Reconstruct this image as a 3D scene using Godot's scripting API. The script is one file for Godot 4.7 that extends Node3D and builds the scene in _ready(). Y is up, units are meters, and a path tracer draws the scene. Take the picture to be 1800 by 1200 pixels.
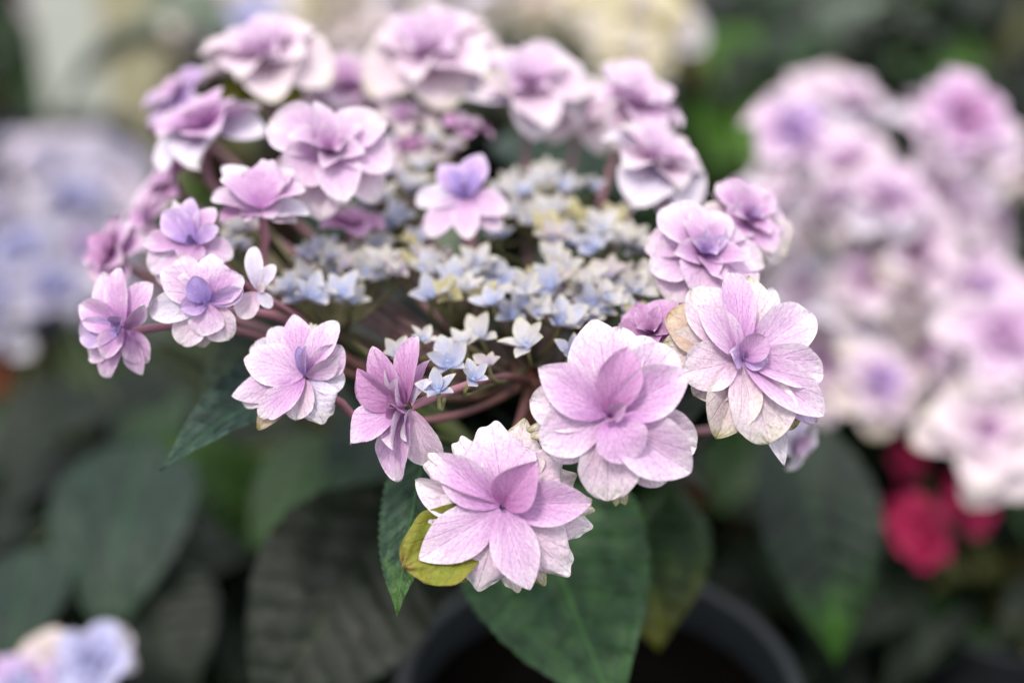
extends Node3D
# Lacecap hydrangea with double pink florets, photographed close up in soft daylight.

const W := 1800.0
const HGT := 1200.0
const FOV := 30.0
const PITCH := 25.0
const EYE := Vector3(0, 0.52, 0)
const FOCUS := 0.355
var fpx := 600.0 / tan(deg_to_rad(FOV / 2.0))
var cb := Basis(Vector3.RIGHT, deg_to_rad(-PITCH))
var rng := RandomNumberGenerator.new()
var petal_mat: StandardMaterial3D
var leaf_mat: StandardMaterial3D
var stem_mat: StandardMaterial3D
var lib := {}
var taken := {}

# ---------- placing: a spot of the view and its distance along the lens axis -> a point of the place
func at(px: float, py: float, d: float) -> Vector3:
	return EYE + cb * Vector3((px - W / 2) / fpx * d, -(py - HGT / 2) / fpx * d, -d)

func near(d: float) -> float:
	return FOCUS + (d - FOCUS) * (0.72 if d > FOCUS else 0.6)

func dirw(v: Vector3) -> Vector3:
	return (cb * v).normalized()

func lin(hex: String) -> Color:
	return Color(hex).srgb_to_linear()

func smooth(a: float, b: float, x: float) -> float:
	var t := clampf((x - a) / (b - a), 0.0, 1.0)
	return t * t * (3.0 - 2.0 * t)

# ---------- scene tree helpers
func thing(called: String, label: String, category: String, where: Vector3, group := "") -> Node3D:
	var o := Node3D.new()
	var n := called
	var k := 1
	while taken.has(n):
		n = "%s_%03d" % [called, k]
		k += 1
	taken[n] = true
	o.name = n
	o.position = where
	o.set_meta("label", label)
	o.set_meta("category", category)
	if group:
		o.set_meta("group", group)
	add_child(o)
	return o

func part(parent: Node3D, called: String, mesh: Mesh, mat: Material, xf := Transform3D()) -> MeshInstance3D:
	var m := MeshInstance3D.new()
	m.name = called
	m.mesh = mesh
	m.material_override = mat
	m.transform = xf
	parent.add_child(m, true)
	return m

func holder(parent: Node3D, called: String, xf: Transform3D) -> Node3D:
	var o := Node3D.new()
	o.name = called
	o.transform = xf
	parent.add_child(o, true)
	return o

# ---------- palettes: base, middle, rim, tip
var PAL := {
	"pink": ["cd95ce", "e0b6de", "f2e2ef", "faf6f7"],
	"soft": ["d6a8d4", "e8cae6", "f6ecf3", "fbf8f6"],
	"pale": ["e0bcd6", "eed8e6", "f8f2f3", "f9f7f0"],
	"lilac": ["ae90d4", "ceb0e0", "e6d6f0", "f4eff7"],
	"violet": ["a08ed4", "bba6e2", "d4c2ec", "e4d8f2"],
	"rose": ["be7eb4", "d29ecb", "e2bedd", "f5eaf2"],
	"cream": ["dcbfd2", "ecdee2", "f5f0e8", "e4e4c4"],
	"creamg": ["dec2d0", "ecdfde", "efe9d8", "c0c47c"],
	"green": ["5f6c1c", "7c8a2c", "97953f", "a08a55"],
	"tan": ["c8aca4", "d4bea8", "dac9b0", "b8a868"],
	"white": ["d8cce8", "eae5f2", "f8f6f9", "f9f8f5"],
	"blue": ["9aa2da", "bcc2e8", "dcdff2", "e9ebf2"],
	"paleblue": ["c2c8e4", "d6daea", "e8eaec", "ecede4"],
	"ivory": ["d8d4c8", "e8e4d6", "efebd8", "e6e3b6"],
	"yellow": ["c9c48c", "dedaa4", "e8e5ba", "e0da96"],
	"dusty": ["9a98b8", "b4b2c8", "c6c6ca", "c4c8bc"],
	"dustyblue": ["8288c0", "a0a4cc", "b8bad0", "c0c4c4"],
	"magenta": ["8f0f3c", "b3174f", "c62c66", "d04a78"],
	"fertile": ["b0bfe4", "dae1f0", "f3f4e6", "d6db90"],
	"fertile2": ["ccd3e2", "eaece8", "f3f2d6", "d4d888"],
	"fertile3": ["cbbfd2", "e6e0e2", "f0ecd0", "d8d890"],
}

# ---------- one petal: x across, y along, z out of its face
func petal_mesh(length: float, width: float, o: Dictionary) -> ArrayMesh:
	var nu: int = o.get("nu", 30)
	var nv: int = o.get("nv", 10)
	var um: float = o.get("um", 0.58)
	var pb: float = o.get("pb", 0.75)
	var pt: float = o.get("pt", 0.5)
	var fw: float = o.get("fan", 0.0)
	var lobes: float = o.get("lobes", 2.0)
	var sc: float = o.get("sc", 0.0)
	var curve: float = o.get("curve", 0.06)
	var tipb: float = o.get("tip", -0.05)
	var cup: float = o.get("cup", 0.25)
	var fold: float = o.get("fold", 0.15)
	var ruf: float = o.get("ruf", 0.05)
	var bend: float = o.get("bend", 0.0)
	var ripple: float = o.get("ripple", 0.012)
	var rimmix: float = o.get("rim", 1.0)
	var stain: float = o.get("stain", 0.0)
	var sd: int = o.get("seed", 1)
	var pal: Array = PAL[o.get("pal", "pink")]
	var c0 := lin(pal[0])
	var c1 := lin(pal[1])
	var c2 := lin(pal[2])
	var c3 := lin(pal[3])
	var olive := lin("8f9440")
	var nz := FastNoiseLite.new()
	nz.seed = sd
	nz.frequency = 1.0
	var r := RandomNumberGenerator.new()
	r.seed = sd * 7919 + 13
	var ph := r.randf() * TAU
	var ph2 := r.randf() * TAU
	var asym := r.randf_range(-0.06, 0.06)
	var verts := PackedVector3Array()
	var cols := PackedColorArray()
	var uvs := PackedVector2Array()
	var cols_n := nv * 2 + 1
	for i in nu + 1:
		var u := 0.5 - 0.5 * cos(PI * float(i) / nu)
		u = lerpf(u, float(i) / nu, 0.35)
		var prof: float
		if u < um:
			prof = pow(sin(PI / 2 * u / um), pb)
		else:
			prof = pow(maxf(cos(PI / 2 * (u - um) / (1.0 - um)), 0.0), pt)
			prof = maxf(prof, fw * smooth(0.0, 0.3, u))
		prof = maxf(prof, 0.07 * (1.0 - u))
		var wave := 1.0 + sc * 0.6 * sin(u * 16.0 + ph) * smooth(0.3, 0.6, u)
		for j in cols_n:
			var v := float(j - nv) / nv
			var hw := width / 2 * prof * wave
			var x := v * hw + asym * width * sin(PI * u) * 0.6 + bend * width * u * u
			var along := u
			if fw > 0.0:
				along *= 1.0 - 0.30 * pow(absf(v), 2.6) * u + sc * u * u * (cos(v * lobes * PI + ph2) - 0.5)
			else:
				along *= 1.0 + sc * 0.35 * u * u * cos(v * 7.0 + ph2) * (1.0 - absf(v))
			var y := length * along
			var va := sqrt(v * v + 0.004) - 0.063
			var z := curve * length * 4.0 * u * (1.0 - u) + tipb * length * u * u * u
			z += cup * hw * v * v + fold * hw * va
			z += ruf * width * sin(u * 7.0 + ph + signf(v) * 1.3) * v * v * u
			z += ruf * width * 0.55 * nz.get_noise_2d(u * 2.6, v * 1.7) * u
			var fr := absf(fposmod(u * 7.0 - absf(v) * 1.6 * prof + nz.get_noise_2d(u * 2.0, v) * 0.4, 1.0) - 0.5) * 2.0
			z += ripple * width * (1.0 - fr * fr) * smooth(0.03, 0.3, absf(v)) * smooth(0.1, 0.4, u)
			verts.append(Vector3(x, y, z))
			uvs.append(Vector2(0.5 + 0.46 * v * prof, 1.0 - u))
			var n1 := nz.get_noise_2d(u * 3.0 + 9.0, v * 2.2 + 3.0)
			var n2 := nz.get_noise_2d(u * 9.0 + 31.0, v * 7.0)
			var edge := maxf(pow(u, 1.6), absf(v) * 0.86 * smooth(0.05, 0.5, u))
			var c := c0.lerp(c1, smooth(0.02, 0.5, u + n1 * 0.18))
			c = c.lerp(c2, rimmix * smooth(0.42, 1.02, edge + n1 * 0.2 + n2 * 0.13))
			c = c.lerp(c3, rimmix * smooth(0.84, 1.05, edge + n2 * 0.1))  # pale pigment plus painted light: thin whitened outline where the petal edge catches it
			if stain > 0.0:
				c = c.lerp(olive, stain * smooth(0.72, 0.98, u * 0.92 + n1 * 0.22 + n2 * 0.2))
			cols.append(c)
	return grid_mesh(verts, uvs, cols, nu + 1, cols_n)

func grid_mesh(verts: PackedVector3Array, uvs: PackedVector2Array, cols: PackedColorArray, rows: int, n: int) -> ArrayMesh:
	var norm := PackedVector3Array()
	norm.resize(verts.size())
	var idx := PackedInt32Array()
	for i in rows - 1:
		for j in n - 1:
			var a := i * n + j
			var b := a + 1
			var c := a + n
			var d := c + 1
			idx.append_array([a, c, b, b, c, d])
			var f1 := (verts[b] - verts[a]).cross(verts[c] - verts[a])
			var f2 := (verts[d] - verts[b]).cross(verts[c] - verts[b])
			norm[a] += f1
			norm[b] += f1 + f2
			norm[c] += f1 + f2
			norm[d] += f2
	for i in norm.size():
		norm[i] = norm[i].normalized() if norm[i].length_squared() > 1e-24 else Vector3.BACK
	var arr := []
	arr.resize(Mesh.ARRAY_MAX)
	arr[Mesh.ARRAY_VERTEX] = verts
	arr[Mesh.ARRAY_NORMAL] = norm
	arr[Mesh.ARRAY_TEX_UV] = uvs
	arr[Mesh.ARRAY_COLOR] = cols
	arr[Mesh.ARRAY_INDEX] = idx
	var m := ArrayMesh.new()
	m.add_surface_from_arrays(Mesh.PRIMITIVE_TRIANGLES, arr)
	return m

# ---------- one leaf: x across, y along, z out of its upper face
func leaf_mesh(length: float, width: float, o: Dictionary) -> ArrayMesh:
	var nu: int = o.get("nu", 40)
	var nv: int = o.get("nv", 10)
	var teeth: float = o.get("teeth", 18.0)
	var tooth: float = o.get("tooth", 0.05)
	var um: float = o.get("um", 0.42)
	var curve: float = o.get("curve", 0.08)
	var tipb: float = o.get("tip", -0.08)
	var fold: float = o.get("fold", 0.3)
	var quilt: float = o.get("quilt", 0.02)
	var wavy: float = o.get("wavy", 0.03)
	var side: float = o.get("bend", 0.0)
	var c0 := lin(o.get("c0", "2c4a2a"))
	var c1 := lin(o.get("c1", "3c6136"))
	var ctip := lin(o.get("ctip", "5f8a3c"))
	var tipmix: float = o.get("tipmix", 0.3)
	var sd: int = o.get("seed", 3)
	var nz := FastNoiseLite.new()
	nz.seed = sd
	nz.frequency = 1.0
	var verts := PackedVector3Array()
	var cols := PackedColorArray()
	var uvs := PackedVector2Array()
	var n := nv * 2 + 1
	for i in nu + 1:
		var u := float(i) / nu
		var prof: float
		if u < um:
			prof = pow(sin(PI / 2 * u / um), 0.62)
		else:
			var q := (u - um) / (1.0 - um)
			prof = pow(maxf(cos(PI / 2 * q), 0.0), 0.95) * (1.0 - 0.22 * smooth(0.55, 0.95, q))
		prof = maxf(prof, 0.012)
		var saw := fposmod(u * teeth, 1.0)
		for j in n:
			var v := float(j - nv) / nv
			var av := absf(v)
			var hw := width / 2 * prof
			hw *= 1.0 + tooth * (0.5 - saw) * smooth(0.75, 1.0, av) * smooth(0.05, 0.2, u)
			var x := v * hw + side * width * sin(PI * u)
			var y := length * (u + 0.012 * saw * smooth(0.8, 1.0, av) * (1.0 - u))
			var z := curve * length * 4.0 * u * (1.0 - u) + tipb * length * u * u * u
			z += fold * hw * (sqrt(av * av + 0.004) - 0.063)
			var phs := u * 9.0 - av * 1.7 * prof
			var fr := absf(fposmod(phs, 1.0) - 0.5) * 2.0
			z += quilt * width * (1.0 - pow(fr, 3.0)) * smooth(0.02, 0.2, av) * (1.0 - smooth(0.85, 1.0, av)) * prof
			z += wavy * width * sin(u * 9.0 + signf(v) + sd) * v * v * prof
			z += wavy * width * nz.get_noise_2d(u * 3.0, v * 2.0)
			verts.append(Vector3(x, y, z))
			uvs.append(Vector2(0.5 + 0.48 * v * prof, 1.0 - u))
			var n1 := nz.get_noise_2d(u * 4.0 + 7.0, v * 2.5)
			var n2 := nz.get_noise_2d(u * 14.0, v * 9.0 + 5.0)
			var c := c0.lerp(c1, smooth(-0.5, 0.6, n1 + 0.5 * n2))
			c = c.lerp(ctip, tipmix * smooth(0.62, 1.0, u + n1 * 0.2 + n2 * 0.12))
			c = Color(c.r * 1.5, c.g * 1.5, c.b * 1.5)
			cols.append(c)
	return grid_mesh(verts, uvs, cols, nu + 1, n)

# ---------- a tube through points
func tube_mesh(pts: Array, r0: float, r1: float, ca: Color, cz: Color, sides := 8) -> ArrayMesh:
	var cv := Curve3D.new()
	for k in pts.size():
		var tang: Vector3 = (pts[mini(k + 1, pts.size() - 1)] - pts[maxi(k - 1, 0)]) * 0.22
		cv.add_point(pts[k], -tang, tang)
	var total := cv.get_baked_length()
	cv.bake_interval = total / 40.0
	var steps := 16
	var verts := PackedVector3Array()
	var cols := PackedColorArray()
	var uvs := PackedVector2Array()
	var ref := Vector3(0.31, 0.22, 0.93)
	for i in steps + 1:
		var f := float(i) / steps
		var p := cv.sample_baked(f * total, true)
		var q := cv.sample_baked(minf(f + 0.02, 1.0) * total, true)
		var q0 := cv.sample_baked(maxf(f - 0.02, 0.0) * total, true)
		var t := (q - q0).normalized()
		var a := t.cross(ref).normalized()
		var b := t.cross(a)
		var rr := lerpf(r0, r1, f) * (1.0 + 0.06 * sin(f * 23.0))
		for j in sides + 1:
			var an := TAU * j / sides
			verts.append(p + (a * cos(an) + b * sin(an)) * rr)
			cols.append(ca.lerp(cz, f))
			uvs.append(Vector2(float(j) / sides, f * total * 60.0))
	return grid_mesh(verts, uvs, cols, steps + 1, sides + 1)

func basis_on(t: Vector3, hint: Vector3, roll := 0.0) -> Basis:
	var tt := t.normalized()
	var n := (hint - tt * hint.dot(tt))
	if n.length() < 0.05:
		n = tt.cross(Vector3(0.3, 0.9, 0.2))
	n = n.normalized().rotated(tt, roll)
	return Basis(tt.cross(n), tt, n)

# ---------- a floret whose petals are laid out one by one.  petals: [tip x, tip y, lift, width, shape, palette, layer, extra]
func floret(plant: Node3D, cx: float, cy: float, d: float, face: Vector3, petals: Array, sd: int, called := "floret", flat := true) -> Node3D:
	d = near(d)
	var c := at(cx, cy, d)
	var s := d / fpx
	var fl := holder(plant, called, Transform3D(Basis(), c - plant.position))
	var nw := dirw(face)
	var fn := face.normalized()
	var k := 0
	for p in petals:
		k += 1
		var dx: float = (p[0] - cx) * s
		var dy: float = -(p[1] - cy) * s
		var layer: float = p[6]
		var dz: float = p[2] * s
		if flat:
			var plane := -(fn.x * dx + fn.y * dy) / maxf(fn.z, 0.3)
			dz += clampf(plane, -0.7 * Vector2(dx, dy).length(), 0.7 * Vector2(dx, dy).length())
		dz -= layer * 7.0 * s
		var tip := cb * Vector3(dx, dy, dz)
		var base := tip * 0.03 - nw * layer * 0.0013
		var t := tip - base
		var o := {"seed": sd * 100 + k, "pal": p[5]}
		match p[4]:
			"p":
				o.merge({"pt": 0.82, "um": 0.50, "pb": 0.62, "fold": 0.75, "cup": -0.1, "curve": 0.05, "tip": -0.08, "ruf": 0.05})
			"q":
				o.merge({"pt": 0.72, "um": 0.54, "pb": 0.65, "fold": -0.30, "cup": -0.10, "curve": 0.05, "tip": -0.10, "ruf": 0.06})
			"r":
				o.merge({"pt": 0.48, "um": 0.60, "pb": 0.70, "fold": 0.12, "cup": 0.22, "curve": 0.06, "tip": -0.10, "ruf": 0.09, "sc": 0.03})
			"f":
				o.merge({"pt": 0.40, "um": 0.66, "pb": 0.72, "fan": 0.60, "sc": 0.028, "lobes": 2.2, "nv": 16, "fold": 0.05, "cup": 0.08, "curve": 0.08, "tip": -0.14, "ruf": 0.10})
			"n":
				o.merge({"pt": 0.75, "um": 0.50, "pb": 0.60, "fold": 0.5, "cup": 0.5, "curve": 0.06, "tip": -0.02, "ruf": 0.04})
			"b":
				o.merge({"pt": 0.42, "um": 0.55, "pb": 0.45, "fold": 0.2, "cup": 0.9, "curve": 0.18, "tip": 0.25, "ruf": 0.03, "rim": 0.45})
		if p.size() > 7:
			o.merge(p[7], true)
		var roll: float = o.get("roll", 0.0)
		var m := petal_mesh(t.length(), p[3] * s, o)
		var hint: Vector3 = nw
		if o.has("hint"):
			hint = dirw(o.hint)
		part(fl, o.get("called", "petal"), m, petal_mat, Transform3D(basis_on(t, hint, deg_to_rad(roll)), base))
	return fl

# ---------- shared petals for the florets that are only placed as a whole
func lib_petal(pal: String, kind: String, n: int) -> ArrayMesh:
	var key := "%s_%s_%d" % [pal, kind, n]
	if not lib.has(key):
		var o := {"pal": pal, "seed": hash(key) % 9973, "nu": 12, "nv": 5}
		match kind:
			"round":
				o.merge({"pt": 0.48, "um": 0.60, "pb": 0.7, "sc": 0.05, "ruf": 0.10, "cup": 0.25, "fold": 0.14, "curve": 0.05, "tip": -0.12, "stain": 0.25 if n == 1 else 0.0})
			"point":
				o.merge({"pt": 0.75, "um": 0.50, "pb": 0.6, "ruf": 0.06, "cup": 0.18, "fold": 0.32, "curve": 0.05, "tip": -0.06})
			"small":
				o.merge({"pt": 0.86, "um": 0.46, "pb": 0.5, "ruf": 0.05, "cup": 0.25, "fold": 0.4, "curve": -0.09, "tip": -0.08, "nu": 9, "nv": 4})
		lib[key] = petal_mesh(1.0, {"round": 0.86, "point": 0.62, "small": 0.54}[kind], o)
	return lib[key]

func auto_floret(plant: Node3D, c: Vector3, face: Vector3, r: float, pals: Array, layers: Array, called := "floret", kind := "round") -> Node3D:
	var y := face.normalized()
	var x := y.cross(Vector3(0.2, 0.1, -0.97)).normalized()
	var bs := Basis(x, y, x.cross(y)).rotated(y, rng.randf() * TAU)
	var fl := holder(plant, called, Transform3D(bs, c - plant.position))
	var li := 0
	for l in layers:
		var cnt: int = l[0]
		var off := rng.randf() * TAU
		for k in cnt:
			var phi := off + TAU * (k + rng.randf_range(-0.18, 0.18)) / cnt
			var th := deg_to_rad(l[1] + rng.randf_range(-9, 9))
			var rad := Vector3(cos(phi), 0, sin(phi))
			var t := rad * cos(th) + Vector3.UP * sin(th)
			var nn := (Vector3.UP * cos(th) - rad * sin(th)).rotated(t, rng.randf_range(-0.3, 0.3))
			var ln: float = r * l[2] * rng.randf_range(0.85, 1.1)
			var wd := ln * rng.randf_range(0.85, 1.15)
			var b := Basis(t.cross(nn) * wd, t * ln, nn * ln)
			var pal: String = pals[mini(li, pals.size() - 1)]
			part(fl, "petal", lib_petal(pal, kind if li < 2 else "point", rng.randi() % 3), petal_mat, Transform3D(b, t * ln * 0.03 + Vector3.UP * li * r * 0.03))
		li += 1
	return fl

const DOUBLE := [[5, -4, 1.0], [5, 18, 0.9], [5, 42, 0.68], [3, 68, 0.38]]
const FULL := [[6, -10, 1.0], [6, 12, 0.95], [5, 34, 0.75], [4, 58, 0.5]]
const SINGLE := [[5, 5, 1.0], [4, 35, 0.6]]

# ---------- the small fertile flowers in the middle of the head
var centre_mesh: ArrayMesh
func make_centre() -> void:
	var st := SurfaceTool.new()
	st.begin(Mesh.PRIMITIVE_TRIANGLES)
	var sp := SphereMesh.new()
	sp.radius = 0.17
	sp.height = 0.30
	sp.radial_segments = 10
	sp.rings = 5
	st.append_from(sp, 0, Transform3D(Basis(), Vector3(0, 0.12, 0)))
	var an := SphereMesh.new()
	an.radius = 0.055
	an.height = 0.12
	an.radial_segments = 6
	an.rings = 3
	var fil := CylinderMesh.new()
	fil.top_radius = 0.018
	fil.bottom_radius = 0.022
	fil.height = 0.42
	fil.radial_segments = 5
	fil.rings = 1
	for k in 8:
		var a := TAU * k / 8.0 + 0.2 * sin(k * 5.0)
		var tilt := 0.45 + 0.2 * sin(k * 3.1)
		var b := Basis(Vector3(sin(a), 0, -cos(a)), -tilt)
		st.append_from(fil, 0, Transform3D(b, b * Vector3(0, 0.21, 0) + Vector3(0.16 * cos(a), 0.05, 0.16 * sin(a))))
		st.append_from(an, 0, Transform3D(b, b * Vector3(0, 0.44, 0) + Vector3(0.16 * cos(a), 0.05, 0.16 * sin(a))))
	centre_mesh = st.commit()

func fertile(plant: Node3D, px: float, py: float, d: float, r_px: float, pal: String, face: Vector3, centre_mat: Material, open := 38.0) -> Vector3:
	var c := at(px, py, d)
	var r := r_px * d / fpx
	var y := dirw(face)
	var x := y.cross(Vector3(0.2, 0.1, -0.97)).normalized()
	var fl := holder(plant, "fertile_floret", Transform3D(Basis(x, y, x.cross(y)).rotated(y, rng.randf() * TAU), c - plant.position))
	for k in 5:
		var phi := TAU * (k + rng.randf_range(-0.12, 0.12)) / 5.0
		var th := deg_to_rad(open + rng.randf_range(-16, 14))
		var rad := Vector3(cos(phi), 0, sin(phi))
		var t := rad * cos(th) + Vector3.UP * sin(th)
		var nn := (Vector3.UP * cos(th) - rad * sin(th)).rotated(t, rng.randf_range(-0.35, 0.35))
		var ln := r * rng.randf_range(0.85, 1.15)
		part(fl, "petal", lib_petal(pal, "small", rng.randi() % 3), petal_mat, Transform3D(Basis(t.cross(nn) * ln * rng.randf_range(0.95, 1.3), t * ln, nn * ln), t * ln * 0.04))
	part(fl, "stamens", centre_mesh, centre_mat, Transform3D(Basis.from_scale(Vector3.ONE * r * 0.62), Vector3.ZERO))
	return c

# ---------- leaves
func leaf(plant: Node3D, b: Vector3, tip: Vector3, width: float, face: Vector3, o: Dictionary) -> void:
	var t := tip - b
	var m := leaf_mesh(t.length(), width, o)
	part(plant, "leaf", m, leaf_mat, Transform3D(basis_on(t, dirw(face), deg_to_rad(o.get("roll", 0.0))), b - plant.position))
	if o.has("root"):
		var root: Vector3 = o.root
		stem(plant, [b + t * 0.02, b.lerp(root, 0.5) + Vector3(0, 0.004, 0), root], 0.0014, 0.002, lin("5d6a38"), lin("5d6a38"), "leaf_stalk")

const GREENS := {
	"deep": {"c0": "101c10", "c1": "1a2c18", "ctip": "26401e", "tipmix": 0.3},
	"mid": {"c0": "1e381a", "c1": "2e5226", "ctip": "44702c", "tipmix": 0.4},
	"blue": {"c0": "22382e", "c1": "2e4a3c", "ctip": "3a6038", "tipmix": 0.4},
	"fresh": {"c0": "44741c", "c1": "5f9226", "ctip": "7cab34", "tipmix": 0.4},
	"moss": {"c0": "2a4a14", "c1": "3a601c", "ctip": "4a7824", "tipmix": 0.4},
	"olive": {"c0": "5a6030", "c1": "79784a", "ctip": "8c8550", "tipmix": 0.4},
	"gray": {"c0": "6c7c6c", "c1": "8a9888", "ctip": "8c9c80", "tipmix": 0.4},
}

func lib_leaf(tone: String, n: int) -> ArrayMesh:
	var key := "leaf_%s_%d" % [tone, n]
	if not lib.has(key):
		var o: Dictionary = GREENS[tone].duplicate()
		o.merge({"seed": hash(key) % 991, "nu": 26, "nv": 6, "teeth": 13.0, "curve": 0.10 + 0.03 * n, "tip": -0.2, "fold": 0.25 + 0.1 * n, "bend": 0.05 * (n - 1)})
		lib[key] = leaf_mesh(1.0, 0.56, o)
	return lib[key]

func wild_leaf(plant: Node3D, b: Vector3, t: Vector3, ln: float, tone: String, hint := Vector3.UP) -> void:
	var q := basis_on(t, hint, rng.randf_range(-0.35, 0.35))
	part(plant, "leaf", lib_leaf(tone, rng.randi() % 3), leaf_mat, Transform3D(Basis(q.x * ln * rng.randf_range(0.85, 1.15), q.y * ln, q.z * ln), b - plant.position))

func stem(plant: Node3D, pts: Array, r0: float, r1: float, ca: Color, cz: Color, called := "stem") -> void:
	var loc := []
	for p in pts:
		loc.append(p - plant.position)
	part(plant, called, tube_mesh(loc, r0, r1, ca, cz), stem_mat)

# ---------- pots
func lathe(profile: Array, seg := 40) -> ArrayMesh:
	var verts := PackedVector3Array()
	var uvs := PackedVector2Array()
	var cols := PackedColorArray()
	for i in profile.size():
		for j in seg + 1:
			var a := -TAU * j / seg
			verts.append(Vector3(profile[i][0] * cos(a), profile[i][1], profile[i][0] * sin(a)))
			uvs.append(Vector2(float(j) / seg, profile[i][1]))
			cols.append(Color.WHITE)
	return grid_mesh(verts, uvs, cols, profile.size(), seg + 1)

func pot(where: Vector3, r: float, h: float, label: String, mat: Material, soil: Material) -> void:
	var t := thing("flower_pot", label, "pot", where)
	part(t, "wall", lathe([[0.0005, 0.0], [r * 0.76, 0.0], [r * 0.78, 0.003], [r * 0.93, h * 0.84], [r * 0.935, h * 0.845], [r, h * 0.85], [r * 1.01, h * 0.86], [r * 1.03, h * 0.985], [r * 1.02, h], [r * 0.97, h], [r * 0.96, h * 0.99], [r * 0.93, h * 0.8]]), mat)
	var prof := []
	for k in 7:
		prof.append([r * 0.935 * (6 - k) / 6.0 + 0.0004, h * 0.87 + 0.003 * sin(k * 2.3) + 0.0012 * k])
	part(t, "soil", lathe(prof, 30), soil)

# ---------- textures
func petal_textures() -> Array:
	var n := 512
	var cell := FastNoiseLite.new()
	cell.noise_type = FastNoiseLite.TYPE_CELLULAR
	cell.cellular_return_type = FastNoiseLite.RETURN_DISTANCE2_SUB
	cell.frequency = 0.055
	cell.seed = 5
	var fine := FastNoiseLite.new()
	fine.noise_type = FastNoiseLite.TYPE_CELLULAR
	fine.cellular_return_type = FastNoiseLite.RETURN_DISTANCE2_SUB
	fine.frequency = 0.16
	fine.seed = 8
	var spk := FastNoiseLite.new()
	spk.frequency = 0.25
	spk.seed = 3
	var blot := FastNoiseLite.new()
	blot.frequency = 0.02
	blot.fractal_octaves = 4
	blot.seed = 12
	var ai := Image.create(n, n, false, Image.FORMAT_RGB8)
	var hi := Image.create(n, n, false, Image.FORMAT_L8)
	for yy in n:
		var along := 1.0 - float(yy) / n
		for xx in n:
			var v := (float(xx) / n - 0.5) / 0.46
			var av := absf(v)
			# palmate main veins fanning out of the base, side veins off the midrib
			var warp := blot.get_noise_2d(xx, yy) * 0.05
			var fan := av / maxf(along, 0.08) + warp
			var vein := smooth(0.035, 0.0, absf(fan - 0.0)) * 1.0
			vein = maxf(vein, 0.8 * smooth(0.05, 0.0, absf(fan - 0.42 - 0.25 * along * along)))
			vein = maxf(vein, 0.7 * smooth(0.06, 0.0, absf(fan - 0.95 - 0.5 * along * along)))
			var sv := fposmod(along * 7.0 - av * 3.4 + warp * 12.0, 1.0)
			vein = maxf(vein, 0.6 * smooth(0.10, 0.0, minf(sv, 1.0 - sv)) * smooth(0.02, 0.1, av))
			var net := smooth(0.16, 0.0, cell.get_noise_2d(xx + 40.0 * warp, yy * 0.8) + 1.0 if false else cell.get_noise_2d(xx, yy * 0.8) + 1.0)
			var net2 := smooth(0.2, 0.0, fine.get_noise_2d(xx, yy * 0.85) + 1.0)
			var sp := spk.get_noise_2d(xx, yy)
			var bl := blot.get_noise_2d(xx * 1.5, yy * 1.5)
			var dark := clampf(0.07 * vein + 0.045 * net + 0.03 * net2 + 0.05 * sp + 0.09 * bl, -0.06, 0.3)
			ai.set_pixel(xx, yy, Color(0.95 - 0.62 * dark, 0.93 - 1.15 * dark, 0.955 - 0.5 * dark))
			var h := 0.75 - 0.45 * vein - 0.28 * net - 0.12 * net2 + 0.10 * sp
			hi.set_pixel(xx, yy, Color(h, h, h))
	return [ImageTexture.create_from_image(ai), ImageTexture.create_from_image(hi)]

func leaf_textures() -> Array:
	var n := 512
	var cell := FastNoiseLite.new()
	cell.noise_type = FastNoiseLite.TYPE_CELLULAR
	cell.cellular_return_type = FastNoiseLite.RETURN_DISTANCE2_SUB
	cell.frequency = 0.06
	cell.seed = 21
	var fine := FastNoiseLite.new()
	fine.noise_type = FastNoiseLite.TYPE_CELLULAR
	fine.cellular_return_type = FastNoiseLite.RETURN_DISTANCE2_SUB
	fine.frequency = 0.2
	fine.seed = 22
	var blot := FastNoiseLite.new()
	blot.frequency = 0.02
	blot.fractal_octaves = 4
	blot.seed = 23
	var ai := Image.create(n, n, false, Image.FORMAT_RGB8)
	var hi := Image.create(n, n, false, Image.FORMAT_L8)
	for yy in n:
		var along := 1.0 - float(yy) / n
		for xx in n:
			var av := absf((float(xx) / n - 0.5) / 0.48)
			var w := blot.get_noise_2d(xx, yy)
			var mid := smooth(0.06 * (1.2 - along), 0.008, av)
			var sv := fposmod(along * 9.0 - av * 1.7 + w * 0.25, 1.0)
			var sd := minf(sv, 1.0 - sv)
			var vein := smooth(0.09, 0.0, sd)
			var net := smooth(0.17, 0.0, cell.get_noise_2d(xx * 0.8, yy) + 1.0)
			var net2 := smooth(0.2, 0.0, fine.get_noise_2d(xx, yy) + 1.0)
			var g := 0.66 + 0.12 * w - 0.09 * vein - 0.10 * net - 0.05 * net2
			var c := Color(g, g, g).lerp(Color(1.0, 1.0, 0.82), 0.85 * mid)
			ai.set_pixel(xx, yy, c)
			var h := 0.30 + 0.40 * smooth(0.0, 0.28, sd) - 0.22 * net - 0.08 * net2 + 0.04 * w - 0.2 * mid
			hi.set_pixel(xx, yy, Color(h, h, h))
	return [ImageTexture.create_from_image(ai), ImageTexture.create_from_image(hi)]

func noise_tex(sd: int, freq: float, ca: Color, cz: Color, oct := 5) -> NoiseTexture2D:
	var f := FastNoiseLite.new()
	f.seed = sd
	f.frequency = freq
	f.fractal_octaves = oct
	var g := Gradient.new()
	g.set_color(0, ca)
	g.set_color(1, cz)
	var t := NoiseTexture2D.new()
	t.width = 512
	t.height = 512
	t.seamless = true
	t.noise = f
	t.color_ramp = g
	return t

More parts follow.
